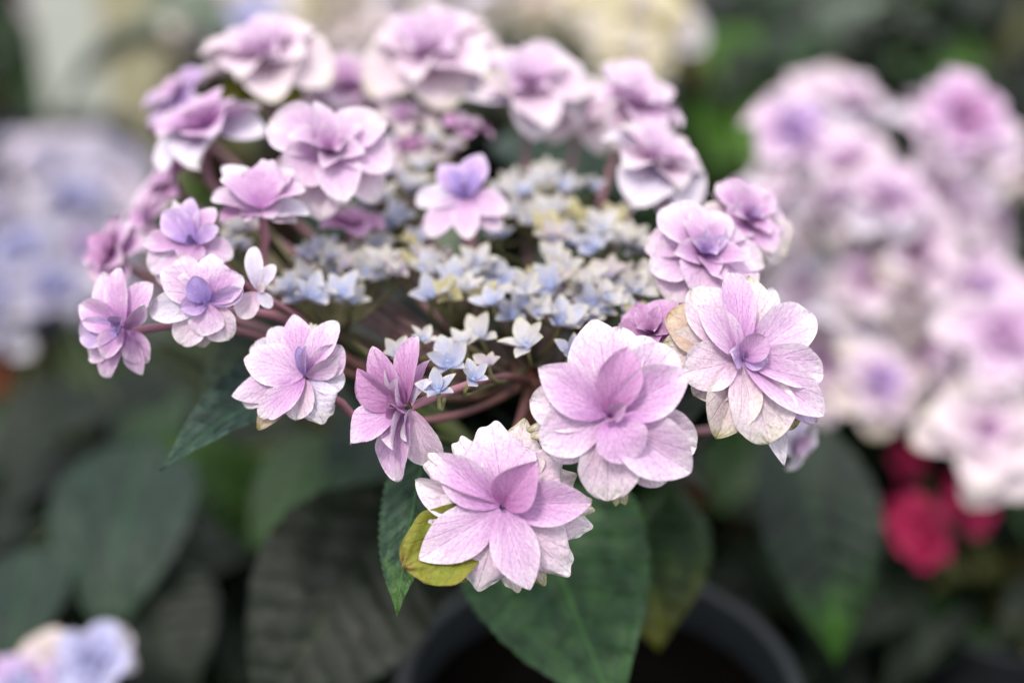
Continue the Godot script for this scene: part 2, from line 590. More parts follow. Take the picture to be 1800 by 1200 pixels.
func rough_mat(sd: int, freq: float, ca: String, cz: String, scale: float, rough: float, bump := 0.0) -> StandardMaterial3D:
	var m := StandardMaterial3D.new()
	m.albedo_texture = noise_tex(sd, freq, Color(ca), Color(cz))
	m.uv1_triplanar = true
	m.uv1_world_triplanar = true
	m.uv1_scale = Vector3.ONE * scale
	m.roughness = rough
	if bump > 0.0:
		m.heightmap_enabled = true
		m.heightmap_texture = noise_tex(sd + 1, freq * 2.0, Color.BLACK, Color.WHITE)
		m.heightmap_scale = bump
	return m

# ---------- a domed head of double florets on a plant of its own
func mophead(plant: Node3D, cx: float, cy: float, rx: float, ry: float, d: float, bulge: float, count: int, r: float, pals: Array, layers: Array, sd: int) -> Vector3:
	rng.seed = sd
	var heart := at(cx, cy + ry * 0.35, d + bulge * 0.9)
	var s := d / fpx
	for k in count:
		var f := sqrt((k + 0.5) / count)
		var a := k * 2.39996 + rng.randf_range(-0.25, 0.25)
		var ox := cos(a) * f
		var oy := sin(a) * f
		var p := at(cx + (ox + rng.randf_range(-0.12, 0.12)) * rx, cy + (oy + rng.randf_range(-0.12, 0.12)) * ry, d + bulge * f * f + rng.randf_range(-0.02, 0.03))
		var face := dirw(Vector3(ox * 0.9 + rng.randf_range(-0.35, 0.35), -oy * 0.8 + 0.5 + rng.randf_range(-0.3, 0.3), 0.8))
		auto_floret(plant, p, face, r * rng.randf_range(0.72, 1.22), pals[rng.randi() % pals.size()], layers)
		stem(plant, [p - face * r * 0.05, p.lerp(heart, 0.5) + Vector3(0, -0.006, 0), heart], 0.0011, 0.0014, lin("b98f94"), lin("7d8a4a"), "pedicel")
	return heart

func _ready() -> void:
	# ----- camera
	var cam := Camera3D.new()
	cam.name = "camera"
	cam.transform = Transform3D(cb, EYE)
	cam.fov = FOV
	cam.near = 0.02
	cam.far = 60.0
	var ca := CameraAttributesPhysical.new()
	ca.frustum_focal_length = 12.0 / tan(deg_to_rad(FOV / 2.0))
	ca.frustum_focus_distance = FOCUS
	ca.exposure_aperture = 2.85
	ca.frustum_near = 0.02
	ca.frustum_far = 60.0
	cam.attributes = ca
	add_child(cam)
	cam.current = true
	# ----- sky: bright even overcast
	var env := Environment.new()
	env.background_mode = Environment.BG_SKY
	var sm := ProceduralSkyMaterial.new()
	sm.sky_top_color = Color(0.95, 0.96, 0.98)
	sm.sky_horizon_color = Color(0.86, 0.88, 0.90)
	sm.ground_horizon_color = Color(0.30, 0.30, 0.28)
	sm.ground_bottom_color = Color(0.12, 0.12, 0.10)
	sm.sky_energy_multiplier = 1.0
	var sky := Sky.new()
	sky.sky_material = sm
	env.sky = sky
	env.tonemap_mode = Environment.TONE_MAPPER_LINEAR
	env.tonemap_exposure = 1.6
	env.sdfgi_enabled = true
	env.ssao_enabled = true
	env.ssil_enabled = true
	var we := WorldEnvironment.new()
	we.name = "environment"
	we.environment = env
	add_child(we)
	# ----- the sun behind the clouds
	var sun := DirectionalLight3D.new()
	sun.name = "sun"
	sun.light_energy = 0.5
	sun.light_color = Color(1.0, 0.97, 0.93)
	sun.light_angular_distance = 12.0
	sun.shadow_enabled = true
	sun.rotation_degrees = Vector3(-58, -28, 0)
	add_child(sun)

	# ----- materials
	var pt := petal_textures()
	petal_mat = StandardMaterial3D.new()
	petal_mat.vertex_color_use_as_albedo = true
	petal_mat.albedo_texture = pt[0]
	petal_mat.heightmap_enabled = true
	petal_mat.heightmap_texture = pt[1]
	petal_mat.heightmap_scale = 0.034
	petal_mat.roughness = 0.58
	petal_mat.metallic_specular = 0.4
	petal_mat.backlight_enabled = true
	petal_mat.backlight = Color(0.45, 0.44, 0.45)
	petal_mat.cull_mode = BaseMaterial3D.CULL_DISABLED
	var lt := leaf_textures()
	leaf_mat = StandardMaterial3D.new()
	leaf_mat.vertex_color_use_as_albedo = true
	leaf_mat.albedo_texture = lt[0]
	leaf_mat.heightmap_enabled = true
	leaf_mat.heightmap_texture = lt[1]
	leaf_mat.heightmap_scale = 0.11
	leaf_mat.roughness = 0.48
	leaf_mat.metallic_specular = 0.4
	leaf_mat.backlight_enabled = true
	leaf_mat.backlight = Color(0.35, 0.4, 0.2)
	leaf_mat.cull_mode = BaseMaterial3D.CULL_DISABLED
	stem_mat = StandardMaterial3D.new()
	stem_mat.vertex_color_use_as_albedo = true
	stem_mat.albedo_texture = noise_tex(31, 0.03, Color(0.82, 0.82, 0.82), Color(1, 1, 1))
	stem_mat.roughness = 0.5
	var centre_mat := rough_mat(44, 0.05, "7f90c4", "c4cbe0", 200.0, 0.6)
	var slate := rough_mat(51, 0.01, "181c20", "23292e", 6.0, 0.55)
	var terracotta := rough_mat(52, 0.015, "6c2f1c", "86422a", 6.0, 0.85)
	var soil := rough_mat(53, 0.05, "080605", "130e0a", 12.0, 1.0, 0.3)
	var earth := rough_mat(54, 0.02, "170f08", "2c1c0e", 2.5, 0.95, 0.5)
	soil.metallic_specular = 0.15
	earth.metallic_specular = 0.15
	make_centre()

	# ----- ground
	var g := MeshInstance3D.new()
	g.name = "ground"
	var pm := PlaneMesh.new()
	pm.size = Vector2(40, 40)
	g.mesh = pm
	g.material_override = earth
	g.position = Vector3(0, 0, -10)
	g.set_meta("kind", "structure")
	g.set_meta("label", "dark brown earth under the flower pots")
	add_child(g)

	main_plant(centre_mat, slate, soil)
	behind(slate, terracotta, soil)

func main_plant(centre_mat: Material, slate: Material, soil: Material) -> void:
	var root_at := Vector3(0.036, 0, -0.42)
	pot(root_at, 0.082, 0.17, "dark slate flower pot under the large sharp hydrangea head", slate, soil)
	var p := thing("hydrangea_plant", "lacecap hydrangea in sharp focus, pink double florets round tiny pale blue flowers", "plant", root_at + Vector3(0, 0.15, 0))
	var J := at(932, 672, near(0.425))
	var pinkstem := lin("c58a9c")
	var greenstem := lin("7d7a4c")
	stem(p, [root_at + Vector3(0, 0.14, 0), root_at + Vector3(-0.004, 0.18, 0.01), J + Vector3(0.004, -0.03, -0.004), J], 0.0045, 0.0032, lin("5d6a38"), lin("8a5a4c"))

	# the big floret at the lower front
	var A := floret(p, 883, 891, 0.345, Vector3(0.0, 0.12, 1), [
		[766, 796, 16, 78, "p", "pink", 0, {"roll": -8}], [941, 808, 48, 78, "p", "pink", 0, {"pal": "rose", "rim": 0.35, "cup": 0.3}],
		[1041, 882, 8, 80, "p", "pink", 0, {"rim": 0.75}], [931, 1031, 14, 84, "p", "soft", 0, {}], [737, 980, 10, 92, "p", "soft", 0, {"fold": 0.25}],
		[862, 742, 0, 138, "f", "soft", 1, {}], [988, 796, -4, 120, "f", "pale", 1.3, {}], [1004, 1008, 0, 118, "f", "pale", 1, {"rim": 1.0}],
		[838, 1036, 0, 132, "f", "pale", 1, {}], [728, 852, 12, 66, "r", "pale", 0.8, {"roll": -35, "cup": 0.5}], [744, 806, -2, 104, "f", "pale", 1.4, {}],
		[722, 943, -4, 108, "f", "pale", 1.5, {}], [1050, 893, -10, 90, "f", "cream", 2.2, {"stain": 0.5}], [1043, 930, -6, 104, "f", "pale", 1.8, {}],
		[908, 1043, -6, 96, "f", "cream", 1.9, {}], [958, 1034, -14, 84, "f", "creamg", 2.6, {"stain": 0.6}], [800, 772, -10, 100, "f", "pale", 2.2, {}],
		[926, 738, -14, 110, "f", "cream", 2.4, {"stain": 0.5}], [1016, 838, -10, 100, "f", "cream", 2.2, {}],
		[714, 1000, -26, 132, "r", "green", 3.0, {"called": "sepal", "rim": 0.8, "cup": 0.3, "ruf": 0.3, "tip": 0.18, "sc": 0.08}], [792, 1030, -22, 100, "f", "green", 3.0, {"called": "sepal", "rim": 0.9, "ruf": 0.25}],
		[884, 882, 16, 9, "b", "lilac", -0.3, {"called": "bud"}], [879, 886, 15, 7, "b", "lilac", -0.3, {"called": "bud"}], [888, 893, 14, 7, "b", "violet", -0.3, {"called": "bud"}],
	], 1)
	A.set_meta("label", "front floret lowest on the head, pointed inner petals over scalloped ones, green sepal")

	# its neighbour, the nearest of all
	var B := floret(p, 1070, 732, 0.335, Vector3(0.03, 0.08, 1), [
		[1100, 612, 40, 78, "r", "pink", 0, {"pal": "rose", "cup": 0.45, "pt": 0.62, "rim": 0.45}], [948, 645, 22, 92, "p", "pink", 0, {"fold": 0.4}], [1212, 652, 18, 94, "p", "pink", 0, {"fold": 0.3, "cup": 0.3}],
		[1106, 808, 26, 92, "r", "pink", -0.4, {"curve": 0.16, "rim": 0.5}],
		[1048, 558, 0, 124, "q", "soft", 1, {"pt": 0.75}], [1188, 612, -2, 104, "r", "soft", 1.2, {}], [950, 778, 8, 92, "r", "soft", 0.8, {"rim": 1.0}],
		[1218, 830, 4, 112, "p", "soft", 1, {"pt": 0.7}], [1070, 880, 0, 108, "r", "pale", 1.2, {"stain": 0.2}],
		[932, 704, -4, 92, "r", "pale", 1.8, {}], [1231, 788, -8, 98, "r", "pale", 1.9, {}], [1176, 850, -8, 92, "r", "pale", 2.1, {}],
		[1096, 894, -10, 82, "f", "creamg", 2.4, {"stain": 0.5}], [962, 800, -8, 84, "r", "pale", 2.0, {}], [926, 764, -18, 76, "f", "creamg", 2.8, {"stain": 0.6}],
		[1098, 572, -10, 92, "r", "pale", 2.2, {}], [1150, 590, -12, 80, "r", "pale", 2.4, {}],
		[1102, 703, 34, 30, "b", "pink", -0.8, {"called": "bud"}], [1058, 744, 26, 24, "b", "pink", -0.6, {"called": "bud"}],
	], 2)
	B.set_meta("label", "largest floret right of centre, dark upright petal over its rolled bud")

	# right hand floret with cream lower petals
	var C := floret(p, 1304, 631, 0.356, Vector3(0.10, 0.22, 0.95), [
		[1291, 476, 26, 62, "r", "pink", 0, {"um": 0.66, "rim": 0.6, "cup": 0.35}], [1228, 536, 22, 60, "p", "soft", 0, {"rim": 0.8}], [1452, 655, 10, 76, "r", "soft", 0, {"fold": 0.3}],
		[1449, 726, 12, 80, "p", "soft", 0.2, {"rim": 1.0, "pt": 0.6}],
		[1330, 480, 2, 74, "r", "cream", 1, {"stain": 0.3}], [1222, 503, 2, 96, "r", "pale", 1, {"stain": 0.4}], [1438, 545, 2, 92, "r", "soft", 1, {"fold": 0.25}],
		[1200, 652, 10, 92, "r", "pale", 0.8, {}], [1352, 774, 6, 122, "r", "cream", 1, {"stain": 0.35, "rim": 1.0}],
		[1260, 769, -6, 100, "p", "creamg", 2, {"stain": 0.7, "pt": 0.7}], [1408, 748, -10, 106, "r", "creamg", 2.2, {"stain": 0.8}], [1168, 604, -8, 80, "r", "creamg", 1.8, {"stain": 0.5}],
		[1182, 545, -14, 104, "r", "tan", 2.4, {}], [1381, 500, -12, 46, "r", "white", 2.6, {}], [1386, 818, -18, 50, "p", "white", 3.4, {}],
		[1446, 740, -10, 60, "r", "lilac", 2.4, {"rim": 0.9}], [1222, 694, -6, 80, "r", "cream", 1.9, {}], [1424, 690, -4, 76, "r", "pale", 1.6, {}],
		[1344, 592, 26, 50, "b", "pink", -0.6, {"called": "bud", "cup": 0.6, "rim": 0.3}], [1282, 620, 24, 46, "r", "lilac", -0.3, {"rim": 0.6}], [1345, 634, 22, 44, "r", "lilac", -0.3, {"rim": 0.6}], [1300, 612, 24, 12, "b", "lilac", -0.8, {"called": "bud"}],
	], 3)
	C.set_meta("label", "right hand floret with cream green-tipped lower petals and a lilac cup")

	# the floret seen from the side
	var D := floret(p, 712, 716, 0.356, Vector3(-0.8, 0.05, 0.6), [
		[724, 590, 4, 52, "r", "rose", 0, {"hint": Vector3(-0.5, 0, 0.85), "pt": 0.6}], [650, 612, 14, 64, "p", "rose", 0, {"hint": Vector3(-0.4, -0.4, 0.8), "pt": 0.7, "fold": 0.2}],
		[626, 664, 4, 82, "r", "rose", 0.4, {"hint": Vector3(0.2, -0.75, 0.6), "pt": 0.6}], [628, 652, 24, 66, "p", "rose", 0, {"hint": Vector3(0.1, -0.7, 0.7), "rim": 0.2}],
		[614, 773, 16, 78, "r", "pink", 0, {"hint": Vector3(0.0, 0.75, 0.65), "pt": 0.65}], [690, 846, 6, 74, "r", "pink", 0.4, {"hint": Vector3(-0.5, 0.2, 0.85), "pt": 0.62}],
		[702, 662, 46, 32, "n", "soft", 0, {"hint": Vector3(-0.7, 0.2, 0.7)}], [694, 786, 52, 44, "n", "soft", 0, {"hint": Vector3(-0.75, -0.1, 0.65)}],
		[678, 650, 30, 14, "n", "white", 0, {"hint": Vector3(-0.8, 0.3, 0.5)}], [754, 666, 44, 26, "r", "white", 1.4, {"hint": Vector3(-0.97, -0.2, 0.15)}], [712, 770, 58, 26, "r", "white", 1.6, {"hint": Vector3(-0.97, 0.2, 0.15)}],
		[761, 822, -14, 70, "r", "pale", 1.4, {"hint": Vector3(-0.3, 0.2, 0.9), "pt": 0.6}], [748, 630, -12, 44, "r", "rose", 1.4, {}],
		[687, 698, 30, 34, "b", "rose", -0.5, {"called": "bud", "hint": Vector3(-0.3, -0.3, 0.9)}], [682, 724, 30, 34, "b", "rose", -0.5, {"called": "bud", "hint": Vector3(-0.3, 0.3, 0.9)}],
	], 4, "floret", false)
	D.set_meta("label", "mauve floret turned side on at the end of a pink stalk")

	var E := floret(p, 536, 662, 0.366, Vector3(-0.12, 0.30, 0.94), [
		[509, 550, 24, 60, "q", "soft", 0, {"fold": -0.15, "pal": "pink"}], [424, 628, 16, 78, "p", "soft", 0, {"fold": 0.2}], [588, 562, 16, 52, "r", "soft", 0, {}], [401, 692, 4, 58, "q", "soft", 0.4, {"rim": 1.0}],
		[542, 608, 48, 15, "n", "lilac", -0.4, {"rim": 0.5}], [529, 610, 40, 22, "r", "violet", -0.3, {"rim": 0.3}],
		[467, 572, 2, 50, "r", "soft", 1, {}], [601, 610, 10, 60, "r", "pink", 0.8, {"roll": 40}], [596, 630, 22, 40, "r", "soft", 0.2, {"roll": 55}], [455, 729, 8, 46, "r", "soft", 1, {}], [474, 731, 16, 52, "r", "pink", 0.5, {"rim": 0.9}],
		[430, 604, -4, 56, "r", "white", 1.6, {}], [568, 740, -4, 96, "f", "white", 1.6, {"stain": 0.3}], [604, 668, -8, 62, "r", "white", 1.8, {}], [447, 755, -14, 52, "p", "tan", 2.0, {"stain": 0.7}],
		[538, 561, -6, 46, "f", "cream", 2.0, {"stain": 0.35}], [562, 565, -8, 36, "r", "white", 2.2, {}], [419, 708, -6, 50, "r", "pale", 1.6, {}], [428, 660, -10, 44, "r", "white", 2.2, {}], [520, 736, 2, 60, "r", "pale", 1.2, {}],
	], 5)
	E.set_meta("label", "pale floret left of the side-on one, brown-tipped petal beneath it")

	floret(p, 366, 532, 0.374, Vector3(-0.05, 0.10, 1), [
		[346, 487, 26, 44, "r", "violet", -0.4, {"cup": 0.7, "rim": 0.5}], [319, 541, 18, 42, "p", "lilac", -0.2, {"rim": 0.6}], [359, 590, 14, 64, "q", "soft", 0, {}], [426, 486, 10, 62, "r", "pink", 0, {}], [430, 512, 20, 36, "r", "lilac", -0.2, {"roll": 30}],
		[365, 445, 4, 96, "f", "soft", 0.6, {}], [277, 472, 8, 68, "p", "soft", 0.5, {"fold": 0.25}], [256, 545, 4, 56, "r", "white", 1.2, {}], [310, 603, -2, 66, "r", "pale", 1.3, {}], [396, 598, -4, 64, "r", "pale", 1.4, {"stain": 0.2}], [300, 450, -6, 60, "r", "pale", 1.8, {}], [345, 610, -8, 50, "r", "cream", 2.0, {"stain": 0.3}],
		[368, 526, 22, 10, "b", "violet", -0.8, {"called": "bud"}],
	], 6).set_meta("label", "floret with a violet inner cup, second from the far left")
	floret(p, 452, 512, 0.378, Vector3(0.1, 0.2, 1), [
		[442, 431, 6, 32, "r", "white", 0, {}], [481, 464, 8, 26, "r", "white", 0, {}], [478, 540, 4, 24, "r", "white", 0, {}], [424, 558, 2, 44, "r", "pale", 0.2, {}], [466, 500, 12, 18, "r", "cream", -0.2, {}],
	], 7)
	floret(p, 218, 576, 0.378, Vector3(-0.28, 0.0, 0.95), [
		[131, 592, 12, 56, "r", "lilac", 0, {}], [130, 534, 10, 58, "p", "lilac", 0.4, {"pal": "pink"}], [205, 470, 8, 48, "r", "lilac", 0, {"pal": "pink"}], [266, 498, 4, 56, "r", "pink", 0.6, {}], [180, 630, 14, 50, "p", "lilac", 0, {"pal": "pink"}], [263, 540, 26, 32, "r", "pink", 0, {"roll": 60}],
		[160, 478, -6, 54, "r", "soft", 1.4, {}], [168, 664, -4, 44, "r", "pink", 1.4, {}], [137, 630, -6, 52, "r", "pink", 1.6, {}], [254, 638, -8, 56, "r", "pink", 1.6, {}], [128, 562, -8, 48, "r", "soft", 1.9, {}], [240, 660, -10, 40, "r", "pink", 2.0, {}],
		[238, 556, 30, 32, "b", "lilac", -0.8, {"called": "bud"}], [203, 584, 28, 26, "b", "lilac", -0.8, {"called": "bud"}], [226, 594, 26, 24, "b", "violet", -0.8, {"called": "bud"}],
	], 8).set_meta("label", "lilac floret at the far left of the head with a round double bud")
	floret(p, 344, 428, 0.392, Vector3(-0.15, 0.30, 0.93), [
		[279, 370, 14, 54, "p", "lilac", 0, {}], [324, 344, 12, 40, "r", "lilac", 0, {}], [372, 362, 8, 40, "r", "lilac", 0, {"pal": "pink"}], [246, 422, 8, 42, "r", "pink", 0.3, {}], [384, 400, 18, 34, "r", "lilac", -0.1, {}],
		[282, 342, -4, 48, "f", "soft", 1.4, {"stain": 0.2}], [254, 468, 0, 66, "r", "soft", 1.2, {}], [275, 496, -4, 54, "r", "white", 1.6, {}], [409, 448, -4, 46, "r", "soft", 1.2, {}], [338, 462, 10, 56, "r", "pink", 0.6, {}],
		[337, 410, 30, 20, "b", "violet", -0.6, {"called": "bud"}], [352, 414, 26, 14, "b", "violet", -0.6, {"called": "bud"}],
	], 9)
	floret(p, 458, 366, 0.405, Vector3(0.0, 0.72, 0.7), [
		[398, 312, 26, 56, "r", "pink", 0, {}], [470, 280, 10, 84, "f", "pink", 0, {"rim": 0.7}], [533, 326, 16, 62, "r", "pink", 0, {}], [392, 286, 0, 54, "r", "white", 1.0, {}], [508, 292, 0, 60, "r", "soft", 1.0, {}], [440, 296, 4, 56, "r", "pink", 0.6, {}],
		[374, 340, 12, 56, "r", "soft", 1.0, {}], [386, 380, 18, 50, "r", "rose", 1.4, {"rim": 0.9}], [542, 372, 10, 56, "r", "white", 1.2, {}], [484, 384, 34, 60, "r", "soft", 1.2, {}], [430, 384, 30, 54, "r", "pink", 1.3, {}], [520, 388, 14, 50, "r", "pale", 1.8, {}],
	], 10, "floret", false)

	# the rest of the ring, further back
	rng.seed = 77
	var ring := [
		[580, 272, 0.425, Vector3(0.12, 0.45, 0.9), 98, ["pale", "soft", "soft", "pink"], FULL], [1235, 452, 0.395, Vector3(0.1, 0.5, 0.85), 92, ["soft", "soft", "pink", "lilac"], FULL],
		[1310, 390, 0.42, Vector3(0.35, 0.5, 0.8), 82, ["cream", "pink", "pink", "lilac"], DOUBLE], [1148, 290, 0.47, Vector3(0.35, 0.6, 0.75), 90, ["white", "pale", "soft", "soft"], DOUBLE],
		[1112, 190, 0.50, Vector3(0.3, 0.72, 0.65), 88, ["pale", "soft", "soft", "pink"], DOUBLE], [930, 160, 0.52, Vector3(0.05, 0.62, 0.78), 100, ["white", "pale", "soft", "soft"], DOUBLE],
		[755, 105, 0.53, Vector3(0.0, 0.66, 0.75), 112, ["cream", "pale", "soft", "soft"], DOUBLE], [465, 108, 0.52, Vector3(-0.05, 0.72, 0.7), 102, ["cream", "pale", "soft", "soft"], DOUBLE],
		[365, 236, 0.47, Vector3(-0.2, 0.85, 0.5), 100, ["white", "pink", "pink", "lilac"], DOUBLE], [312, 172, 0.52, Vector3(-0.45, 0.55, 0.7), 62, ["lilac", "pink", "lilac"], SINGLE],
		[300, 318, 0.49, Vector3(-0.6, 0.5, 0.6), 56, ["rose", "pink", "rose"], SINGLE], [205, 448, 0.45, Vector3(-0.6, 0.35, 0.7), 70, ["pink", "pink", "rose"], DOUBLE], [258, 392, 0.49, Vector3(-0.6, 0.35, 0.7), 62, ["soft", "pink", "rose"], SINGLE],
		[612, 160, 0.57, Vector3(0.0, 0.6, 0.7), 84, ["pale", "soft", "pink"], DOUBLE], [712, 212, 0.52, Vector3(0.1, 0.8, 0.5), 48, ["cream", "pink"], SINGLE], [822, 226, 0.51, Vector3(0.3, 0.8, 0.4), 44, ["rose", "soft"], SINGLE],
		[622, 396, 0.45, Vector3(0.1, 0.85, 0.4), 50, ["rose", "rose", "lilac"], SINGLE], [716, 262, 0.51, Vector3(0.0, 0.7, 0.6), 46, ["pale", "rose"], SINGLE],
		[1146, 588, 0.372, Vector3(-0.15, 0.55, 0.8), 62, ["rose", "rose", "rose"], FULL], [1020, 200, 0.55, Vector3(0.1, 0.5, 0.8), 84, ["cream", "pale", "soft"], SINGLE],
		[1400, 778, 0.43, Vector3(0.5, -0.3, 0.7), 46, ["white", "soft"], SINGLE],
	]
	for r in ring:
		var c := at(r[0], r[1], near(r[2]))
		auto_floret(p, c, dirw(r[3]), r[4] * 1.15 * near(r[2]) / fpx, r[5], r[6])
		stem(p, [c - dirw(r[3]) * 0.002, c - dirw(r[3]) * 0.022 + Vector3(0, -0.004, 0), c.lerp(J, 0.7) + Vector3(0, -0.012, 0), J], 0.0013, 0.0012, lin("b57f90"), lin("4e4030"), "pedicel")
	# the star-shaped floret standing in the middle of the head
	floret(p, 818, 348, 0.44, Vector3(0.0, 0.45, 0.9), [
		[846, 262, 12, 54, "p", "lilac", 0, {"fold": 0.2}], [772, 282, 10, 54, "p", "lilac", 0, {"fold": 0.2}], [730, 350, 6, 52, "r", "soft", 0.5, {"pal": "white"}], [752, 412, 8, 54, "r", "soft", 0.5, {}], [822, 420, 18, 50, "r", "soft", 0.2, {"rim": 1.0}],
		[892, 372, 8, 56, "r", "soft", 0.5, {}], [880, 404, 0, 48, "r", "soft", 1.2, {}], [790, 300, 24, 34, "p", "violet", -0.3, {"rim": 0.4}], [836, 300, 26, 34, "p", "violet", -0.3, {"rim": 0.4}], [818, 318, 34, 24, "b", "violet", -0.6, {"called": "bud"}],
	], 11).set_meta("label", "star shaped floret with a violet heart standing in the middle of the head")
	stem(p, [at(818, 360, near(0.442)), at(822, 450, near(0.45)), at(900, 600, near(0.44)), J], 0.0013, 0.0012, lin("a5788a"), lin("4e4030"), "pedicel")
	# green sepals under the back left floret
	for q in [[395, 178, 60, 90], [440, 192, 70, 90], [520, 186, 70, 90]]:
		var c := at(465, 122, near(0.53))
		var tp := at(q[0], q[1], near(0.515))
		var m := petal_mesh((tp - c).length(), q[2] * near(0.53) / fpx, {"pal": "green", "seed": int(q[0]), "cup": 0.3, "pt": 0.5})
		part(p, "sepal", m, petal_mat, Transform3D(basis_on(tp - c, dirw(Vector3(0, 0.8, 0.5))), c - p.position))
	for q in [[1185, 392, 1140, 318, 60, "cream"], [1100, 322, 1140, 300, 44, "creamg"], [1262, 362, 1305, 400, 70, "yellow"], [852, 130, 900, 172, 50, "creamg"]]:
		var c := at(q[2], q[3], near(0.475))
		var tp := at(q[0], q[1], near(0.465))
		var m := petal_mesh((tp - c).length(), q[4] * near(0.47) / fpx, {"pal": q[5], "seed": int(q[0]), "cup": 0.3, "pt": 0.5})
		part(p, "sepal", m, petal_mat, Transform3D(basis_on(tp - c, dirw(Vector3(0.2, 0.5, 0.8))), c - p.position))

	# stalks of the front florets
	var side := at(668, 668, near(0.44))
	stem(p, [side, side.lerp(J, 0.5) + Vector3(0, -0.006, 0), J], 0.0016, 0.002, lin("5a4434"), lin("5a3a30"), "branch")
	var hero := [
		[[722, 714, 0.357], [800, 684, 0.366], [860, 667, 0.385], [905, 663, 0.405], 0.00125, J], [[552, 682, 0.372], [600, 708, 0.378], [650, 738, 0.386], [800, 730, 0.41], 0.0012, J],
		[[372, 548, 0.380], [430, 548, 0.392], [500, 562, 0.405], [580, 610, 0.425], 0.0014, side], [[232, 582, 0.386], [330, 572, 0.396], [450, 590, 0.41], [560, 640, 0.43], 0.0012, side],
		[[460, 372, 0.408], [466, 420, 0.415], [470, 480, 0.425], [560, 590, 0.44], 0.0013, side], [[352, 440, 0.398], [420, 490, 0.412], [500, 560, 0.43], [580, 620, 0.44], 0.0011, side],
		[[885, 893, 0.351], [890, 850, 0.372], [905, 770, 0.40], [925, 700, 0.418], 0.0015, J], [[1072, 735, 0.341], [1050, 730, 0.37], [1000, 700, 0.40], [960, 680, 0.418], 0.0015, J],
		[[1306, 634, 0.362], [1260, 650, 0.385], [1120, 660, 0.41], [1000, 670, 0.42], 0.0014, J], [[452, 516, 0.382], [480, 530, 0.39], [540, 570, 0.41], [600, 620, 0.43], 0.0009, side],
	]
	for h in hero:
		stem(p, [at(h[0][0], h[0][1], near(h[0][2])), at(h[1][0], h[1][1], near(h[1][2])), at(h[2][0], h[2][1], near(h[2][2])), at(h[3][0], h[3][1], near(h[3][2])), h[5]], h[4], h[4] * 1.1, pinkstem, lin("6a4a3c"), "pedicel")

	# the fertile flowers, in flat clusters
	rng.seed = 4242
	var spots := [
		[930, 606, 44, "fertile2"], [984, 572, 46, "fertile"], [1002, 622, 30, "fertile"], [905, 556, 40, "fertile"], [792, 640, 44, "fertile"], [846, 596, 38, "fertile2"], [742, 598, 30, "fertile2"], [768, 690, 34, "fertile"], [834, 664, 30, "fertile"], [700, 622, 34, "fertile2"], [858, 640, 28, "fertile3"], [812, 606, 32, "fertile2"],
		[506, 506, 32, "fertile"], [546, 524, 44, "fertile"], [598, 520, 42, "fertile"], [640, 482, 42, "fertile2"], [672, 462, 36, "fertile2"], [566, 452, 44, "paleblue"], [612, 452, 36, "fertile2"], [540, 488, 30, "fertile2"], [700, 480, 32, "fertile3"], [660, 430, 30, "fertile2"],
		[764, 524, 40, "fertile"], [800, 500, 44, "fertile"], [842, 520, 42, "fertile"], [776, 470, 38, "fertile3"], [838, 468, 40, "fertile2"], [880, 500, 40, "fertile"], [870, 540, 36, "fertile"], [925, 520, 42, "fertile2"], [965, 508, 42, "fertile"], [945, 548, 36, "fertile2"], [1000, 524, 42, "fertile3"], [1035, 500, 38, "fertile2"], [1040, 536, 42, "fertile"], [1085, 530, 44, "fertile"], [1118, 516, 40, "fertile2"], [1072, 490, 36, "fertile3"], [990, 480, 36, "fertile2"], [740, 460, 30, "fertile3"], [1104, 560, 34, "fertile"], [1022, 566, 30, "fertile2"],
		[935, 392, 36, "fertile2"], [975, 376, 38, "fertile2"], [1015, 392, 40, "yellow"], [1050, 404, 38, "fertile2"], [1000, 430, 42, "fertile"], [1040, 440, 42, "fertile"], [1095, 428, 40, "fertile2"], [1125, 440, 36, "fertile"], [960, 412, 36, "yellow"], [1075, 392, 34, "yellow"], [910, 372, 32, "fertile2"], [880, 420, 32, "fertile"],
		[900, 326, 32, "fertile2"], [940, 318, 34, "fertile2"], [985, 330, 34, "fertile"], [1020, 336, 28, "fertile2"], [925, 344, 28, "fertile"], [880, 340, 28, "fertile2"],
		[690, 310, 32, "fertile3"], [716, 340, 34, "fertile"], [668, 352, 32, "fertile2"], [740, 300, 30, "fertile2"], [700, 380, 32, "fertile"], [640, 372, 30, "fertile2"], [760, 246, 28, "fertile2"], [690, 262, 28, "paleblue"], [790, 262, 28, "fertile3"], [420, 400, 30, "fertile2"], [405, 430, 26, "fertile2"], [440, 400, 26, "fertile3"], [735, 420, 30, "fertile"], [590, 480, 30, "fertile2"],
	]
	var hubs := [[935, 600, 0.425], [600, 540, 0.425], [800, 560, 0.43], [1030, 540, 0.43], [1010, 440, 0.46], [940, 380, 0.48], [710, 380, 0.48]]
	var hub_pts := []
	for h in hubs:
		h[2] = near(h[2])
		hub_pts.append(at(h[0], h[1] + 40, h[2] + 0.012))
		stem(p, [at(h[0], h[1] + 40, h[2] + 0.012), at(lerpf(h[0], 932, 0.6), lerpf(h[1] + 60, 690, 0.6), lerpf(h[2], 0.41, 0.6) + 0.008), J], 0.0013, 0.002, lin("4c4a2c"), lin("6a3a34"), "branch")
	for s in spots.duplicate():
		if s[1] < 570 and s[1] > 290:
			spots.append([s[0] + rng.randf_range(14, 26) * signf(rng.randf() - 0.5), s[1] + rng.randf_range(-20, 16), s[2] * 0.85, ["fertile2", "fertile2", "fertile", "fertile3", "yellow"][rng.randi() % 5]])
